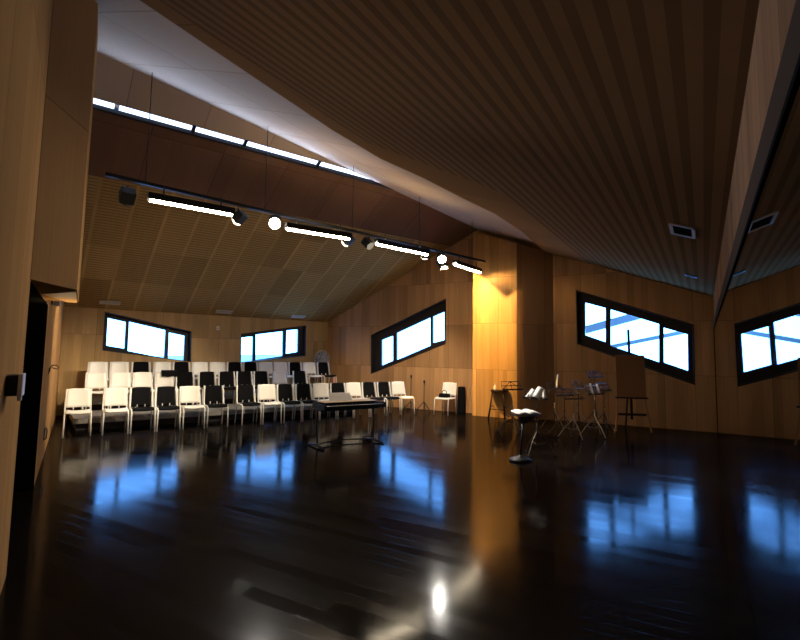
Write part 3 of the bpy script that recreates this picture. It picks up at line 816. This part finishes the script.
STANDS = [
 # x, y, yaw deg, height, desk w, desk h, metal, desk metal, label
 (2.38, 10.30, 15, .88, .46, .20, M_steel, M_bronze, 'leftmost music stand, brassy legs, beside the bar stool'),
 (2.263, 8.039, -35, .90, .42, .17, M_bronze, M_bronze, 'music stand directly behind the round-based stand, loose sheets on top'),
 (3.48, 10.95, 30, .88, .40, .18, M_bronze, M_bronze, 'music stand with one white sheet propped upright on its edge'),
 (3.45, 10.20, 15, .78, .40, .17, M_bronze, M_bronze, 'short music stand left of the twin-desk cluster'),
 (3.46, 9.70, 20, .76, .46, .22, M_steel, M_bronze, 'pale-legged music stand nearest the camera in the right cluster'),
 (4.02, 10.95, 40, .88, .46, .20, M_bronze, M_bronze, 'dark music stand at the back of the right cluster'),
 (3.98, 9.95, 25, .84, .46, .20, M_steel, M_chrome, 'silvery music stand with a bright wire desk in the right cluster'),
 (4.58, 11.40, 35, 1.13, .58, .16, M_bronze, M_black, 'tallest music stand, its dark desk raised above the others'),
 (4.50, 10.75, 30, .86, .44, .19, M_bronze, M_bronze, 'dark music stand just left of the easel'),
]
stand_loc = []
for x, y, yaw, hgt, dw, dh, m1, m2, lab in STANDS:
    s_ = make_stand(hgt, dw, dh, tilt, m1, m2); s_.location = (x, y, 0); s_.rotation_euler = (0, 0, math.radians(yaw))
    tag(s_, lab, 'music stand', 'folding music stands on the right'); stand_loc.append((V((x, y, 0)), math.radians(yaw), hgt))
# loose sheets
def sheet_on(i, pts, lab, mat=M_paper, rot=0, up=.0, lean=tilt, w=.21, h_=.297, bend=.02, roll=0):
    loc, yaw, hgt = stand_loc[i]
    g = G()
    def f_(u, v): return ((u - .5) * w, -bend * math.sin(PI * u), (v) * h_)
    g.sheet(f_, 8, 4, .003)
    M = Matrix.Rotation(lean, 3, 'X') @ Matrix.Rotation(roll, 3, 'Y')
    for v in g.bm.verts: v.co = M @ v.co
    o = g.obj('sheet_music', mat, None, True)
    o.location = loc + Matrix.Rotation(yaw, 3, 'Z') @ V((pts[0], -.045 + pts[1], hgt + .012 + up)); o.rotation_euler = (0, 0, yaw + rot)
    tag(o, lab, 'sheet music', 'loose sheets on the music stands'); return o
sheet_on(1, (-.13, 0), 'white sheet slumped at the left of the stand behind the round-based stand', roll=.5, w=.10, h_=.17)
sheet_on(1, (.00, 0), 'white sheet bundle in the middle of the stand behind the round-based stand', roll=.35, w=.15, h_=.20, bend=.05)
sheet_on(1, (.15, -.01), 'white folded sheet hanging right on the stand behind the round-based stand', roll=-.3, w=.07, h_=.16)
sheet_on(2, (.02, 0), 'narrow white sheet propped upright on a rear music stand', roll=.6, w=.035, h_=.40)
sheet_on(6, (-.09, 0), 'pale open sheet, left one on the silvery music stand', roll=.2, w=.06, h_=.24)
sheet_on(6, (.09, 0), 'pale open sheet, right one on the silvery music stand', roll=.2, w=.06, h_=.22)

# low round-based stand with an open score
rb = thing('score_stand', 'low black stand with round weighted base and flat tray', 'stand', (1.878, 7.568, 0), math.radians(20))
g = G(); g.lathe([(0, 0), (.165, 0), (.17, .015), (.165, .03), (.12, .055), (.04, .07), (.025, .09), (0, .09)], seg=32); g.obj('base', M_black, rb, True)
g = G(); g.tube((0, 0, .07), (.05, 0, .58), .016, 12); g.obj('pole', M_black, rb, True)
g = G(); g.prism([(-.05, -.06, .675), (.25, -.06, .675), (.10, -.02, .57), (.02, -.02, .57)], (0, .05, 0))
g.prism([(-.10, -.12, .67), (.30, -.12, .67), (.30, .12, .695), (-.10, .12, .695)], (0, 0, .010)); g.obj('tray', M_black, rb)
sc_ = thing('open_score', 'open white score lying on the low round-based stand', 'book', (1.878 + .094, 7.568 + .034, .695), math.radians(20))
for s in (-1, 1):
    g = G()
    def pg(u, v): return (s * u * .20, -.12 + .24 * v, .0 + .03 * math.sin(PI * min(u * 1.2, 1)) * .7 + .02 + .03 * v)
    g.sheet(pg, 8, 3, .010); g.obj('page_block', M_paper, sc_, True)

# microphone stands by the far wall
for (x, y, lab, hh) in [(.34, 13.55, 'thin black microphone stand nearer the chair rows', .92), (.70, 13.50, 'thin black microphone stand nearer the lone white chair', .78)]:
    mstd = thing('microphone_stand', lab, 'microphone stand', (x, y, 0), .5, 'microphone stands by the far wall')
    g = G(); g.tube((0, 0, .08), (0, 0, hh), .010, 8); g.obj('pole', M_black, mstd, True)
    for k in range(3):
        a_ = 2 * PI * k / 3 + .2
        g = G(); g.path([(0, 0, .30), (math.cos(a_) * .26, math.sin(a_) * .26, .012)], .011, 6); g.obj('leg', M_black, mstd)
    g = G(); g.lathe([(0, 0), (.014, 0), (.016, .05), (.028, .07), (.028, .11), (0, .13)], (0, 0, hh - .02), 12); g.obj('microphone_clip', M_black, mstd, True)

# bar stool with a bottle
SP = V((2.58, 12.55, 0))
stl = thing('bar_stool', 'dark wooden bar stool in front of the pillar', 'stool', SP, math.radians(-30))
g = G(); g.lathe([(0, .67), (.21, .67), (.23, .69), (.23, .71), (.21, .725), (0, .718)], seg=28); g.obj('seat', M_stoolwood, stl, True)
for sx in (-1, 1):
    for sy in (-1, 1):
        g = G(); g.tube((sx * .215, sy * .215, 0), (sx * .135, sy * .135, .69), .022, 10, .019); g.obj('leg', M_stoolwood, stl, True)
g = G()
c4 = [(-1, -1), (1, -1), (1, 1), (-1, 1)]
for k in range(4):
    p, q = c4[k], c4[(k + 1) % 4]; z_ = .24 + .06 * (k % 2); r_ = .215 - .08 * z_ / .69
    g.tube((p[0] * r_, p[1] * r_, z_), (q[0] * r_, q[1] * r_, z_), .010, 8)
g.obj('foot_rail', M_stoolwood, stl)
b2 = thing('bottle', 'small white bottle standing on the bar stool', 'bottle', SP + V((-.12, -.05, .722)))
g = G(); g.lathe([(0, 0), (.028, 0), (.030, .01), (.030, .09), (.012, .125), (.012, .14), (0, .14)], seg=16); g.obj('bottle_body', M_white, b2, True)
g = G(); g.lathe([(0, .138), (.015, .138), (.015, .165), (0, .165)], seg=14); g.obj('cap', M_pale, b2, True)

# easel
ez = thing('easel', 'wooden studio easel in front of the right window', 'easel', (5.12, 10.78, 0), math.radians(-8))
g = G()
for s in (-1, 1):
    g = G(); g.tube((s * .37, -.10, 0), (s * .24, .02, .95), .022, 8); g.obj('leg', M_easel, ez)
g = G(); g.tube((-.02, .38, 0), (0, .06, 1.4), .020, 8); g.obj('leg', M_stoolwood, ez)
g = G(); g.box((0, .045, 1.24), (.05, .03, 1.98), Matrix.Rotation(math.radians(-3), 3, 'X')); g.obj('mast', M_stoolwood, ez)
g = G(); g.box((0, -.02, .36), (.60, .03, .05)); g.box((0, -.03, .72), (.66, .09, .03)); g.obj('crossbar', M_stoolwood, ez)
bd = tag(empty('drawing_board', (5.12, 10.78, .737), math.radians(-8)), 'plain brown drawing board resting on the easel', 'board')
g = G(); M = Matrix.Rotation(math.radians(-4), 3, 'X')
g.box(M @ V((0, -.02, .46)), (.61, .022, .92), M, .003); g.obj('panel', M_board, bd)

# ------------------------------------------------------------------ small fittings
def rect_on_slope(name, zf, c, u, v, lu, lv, lab, cat, frame, inner, group=None):
    c = V((*c, 0)); c.z = zf(c) - .012
    u3 = (u + UP * (zf(c + u) - zf(c))).normalized(); v3 = (v + UP * (zf(c + v) - zf(c))).normalized(); n = u3.cross(v3).normalized()
    if n.z > 0: n = -n
    root = thing(name, lab, cat, c, 0, group)
    R = Matrix((u3, v3, n)).transposed()
    g = G()
    for (x, y, sx, sy) in [(0, lv / 2, lu, .035), (0, -lv / 2, lu, .035), (lu / 2, 0, .035, lv), (-lu / 2, 0, .035, lv)]: g.box(R @ V((x, y, .004)), (sx, sy, .02), R)
    g.obj('frame', frame, root)
    g = G(); g.box(R @ V((0, 0, -.003)), (lu - .03, lv - .03, .006), R)
    if lv > .25:
        for k in range(4): g.box(R @ V((0, -lv / 2 + lv * (k + .8) / 4.6, .004)), (lu - .04, .01, .01), R)
    g.obj('grille', inner, root)
for xy, lab in [((-7.20, 11.98), 'pale ceiling grille above the left back window'), ((-5.00, 13.74), 'pale ceiling grille between the two back windows'), ((-3.18, 15.12), 'pale ceiling grille above the right back window')]:
    rect_on_slope('air_grille', z1, xy, a1, n1, .42, .12, lab, 'vent', M_vent, M_vent, 'ceiling grilles along the back wall')
rect_on_slope('ceiling_vent', z2, (3.34, 5.647), am, -nm, .50, .24, 'square white-framed vent in the high ceiling near mirror wall', 'vent', M_whitemetal, M_dark)
rect_on_slope('ceiling_vent', z2, (5.30, 8.75), am, -nm, .14, .17, 'small dark vent slot in the high ceiling near the corner', 'vent', M_black, M_dark)

sn = thing('motion_sensor', 'small white sensor on the back wall between the windows', 'sensor', KC + a1 * -3.551 + n1 * .002 + UP * 2.243, faceang)
g = G(); g.box((0, -.02, 0), (.09, .04, .11), None, .012); g.obj('housing', M_white, sn)
g = G(); g.lathe([(0, -.0), (.025, 0), (.022, .012), (0, .02)], (0, 0, 0), 14)
for v in g.bm.verts: v.co = V((v.co.x, -.04 - v.co.z, v.co.y))
g.obj('lens', M_pale, sn, True)
# intercom on the left wall
ic = thing('wall_intercom', 'black intercom with a pale edge on the left wall', 'intercom', A0 + aL * -8.32 + nL * .002 + UP * 1.39, math.atan2(aL.y, aL.x))
g = G(); g.box((0, -.026, 0), (.16, .050, .115), None, .008); g.obj('back_box', M_black, ic)
g = G(); g.box((0, -.064, 0), (.17, .022, .125), None, .006); g.obj('front_plate', M_bezel, ic)
g = G(); g.box((0, -.060, -.078), (.06, .020, .022), None, .005); g.obj('button', M_bezel, ic)
# hook and handle on the left wall beyond the opening
hk = thing('coat_hook', 'black wire hook on the left wall beside the dark opening', 'hook', A0 + aL * -3.4 + nL * .004 + UP * 1.33, math.atan2(aL.y, aL.x))
g = G(); g.path([(0, -.010, -.07), (0, -.016, 0), (.015, -.04, .03), (.035, -.085, .03), (.05, -.115, .0), (.04, -.10, -.025), (.03, -.065, -.02), (.02, -.035, .0)], .006, 6); g.obj('hook_wire', M_black, hk, True)
g = G(); g.box((0, -.005, -.05), (.04, .008, .08)); g.obj('back_plate', M_black, hk)
hd = thing('pull_handle', 'dark pull handle low on the left wall by the chairs', 'handle', A0 + aL * -3.3 + nL * .004 + UP * .40, math.atan2(aL.y, aL.x))
g = G(); g.box((0, -.006, 0), (.16, .010, .16), None, .004); g.obj('plate', M_black, hd)
g = G(); g.path([(0, -.012, -.08), (0, -.03, -.06), (0, -.032, .05), (0, -.012, .08)], .009, 6); g.obj('grip', M_black, hd, True)
dl = thing('wall_lamp', 'small pale lamp on the left wall above the dark opening', 'lamp', A0 + aL * -4.1 + nL * .06 + UP * 2.19, math.atan2(aL.y, aL.x))
g = G(); g.box((0, 0, 0), (.30, .08, .06), None, .02); g.obj('housing', M_pale, dl)
g = G(); g.box((0, .045, 0), (.08, .02, .05)); g.obj('bracket', M_black, dl)
ld = bpy.data.lights.new('added_soffit_fill', 'AREA'); ld.energy = 2.2; ld.size = .3; ld.size_y = .08; ld.shape = 'RECTANGLE'; ld.color = (1, .72, .4)  # added fill aimed up at the soffit, has no fixture of its own
lo_ = bpy.data.objects.new('added_soffit_fill', ld); COL.objects.link(lo_); lo_.location = lp(-5.7, .22, 1.75); lo_.rotation_euler = (PI, 0, 0)

# ------------------------------------------------------------------ world and camera
w = bpy.data.worlds.new('World'); sc.world = w; w.use_nodes = True
nt = w.node_tree; bgn = nt.nodes['Background']
tc = nt.nodes.new('ShaderNodeTexCoord'); sp = nt.nodes.new('ShaderNodeSeparateXYZ'); L(nt, tc.outputs['Generated'], sp.inputs[0])
cr = nt.nodes.new('ShaderNodeValToRGB'); cr.color_ramp.elements[0].position = .45; cr.color_ramp.elements[0].color = (.13, .40, 1, 1)
cr.color_ramp.elements[1].position = .62; cr.color_ramp.elements[1].color = (.12, .38, 1, 1)
mr = math_node(nt, 'ADD', math_node(nt, 'MULTIPLY', sp.outputs['Z'], .5), .5)
L(nt, mr, cr.inputs[0]); L(nt, cr.outputs[0], bgn.inputs['Color']); bgn.inputs['Strength'].default_value = 13.5

cam = bpy.data.cameras.new('camera'); co = bpy.data.objects.new('camera', cam); COL.objects.link(co)
f, pitch, roll, cy = 484.677, 0.0853, 0.01651, 312.41
cp, sp_ = math.cos(pitch), math.sin(pitch); cr_, sr_ = math.cos(roll), math.sin(roll)
F = V((0, cp, sp_)); U0 = V((0, -sp_, cp)); X0 = V((1, 0, 0))
X = X0 * cr_ + U0 * sr_; U = -X0 * sr_ + U0 * cr_
M = Matrix((X, U, -F)).transposed().to_4x4(); M.translation = V((0, 0, 1.6))
co.matrix_world = M
cam.sensor_fit = 'HORIZONTAL'; cam.sensor_width = 36; cam.lens = f / 800 * 36; cam.shift_y = -(320 - cy) / 800; cam.clip_start = .05; cam.clip_end = 600
sc.camera = co
sc.view_settings.view_transform = 'Standard'; sc.view_settings.look = 'None'; sc.view_settings.exposure = 0.0
sc.cycles.use_denoising = True
sc.cycles.max_bounces = 8; sc.cycles.diffuse_bounces = 4; sc.cycles.glossy_bounces = 5; sc.cycles.transparent_max_bounces = 12
sc.cycles.sample_clamp_indirect = 4.0
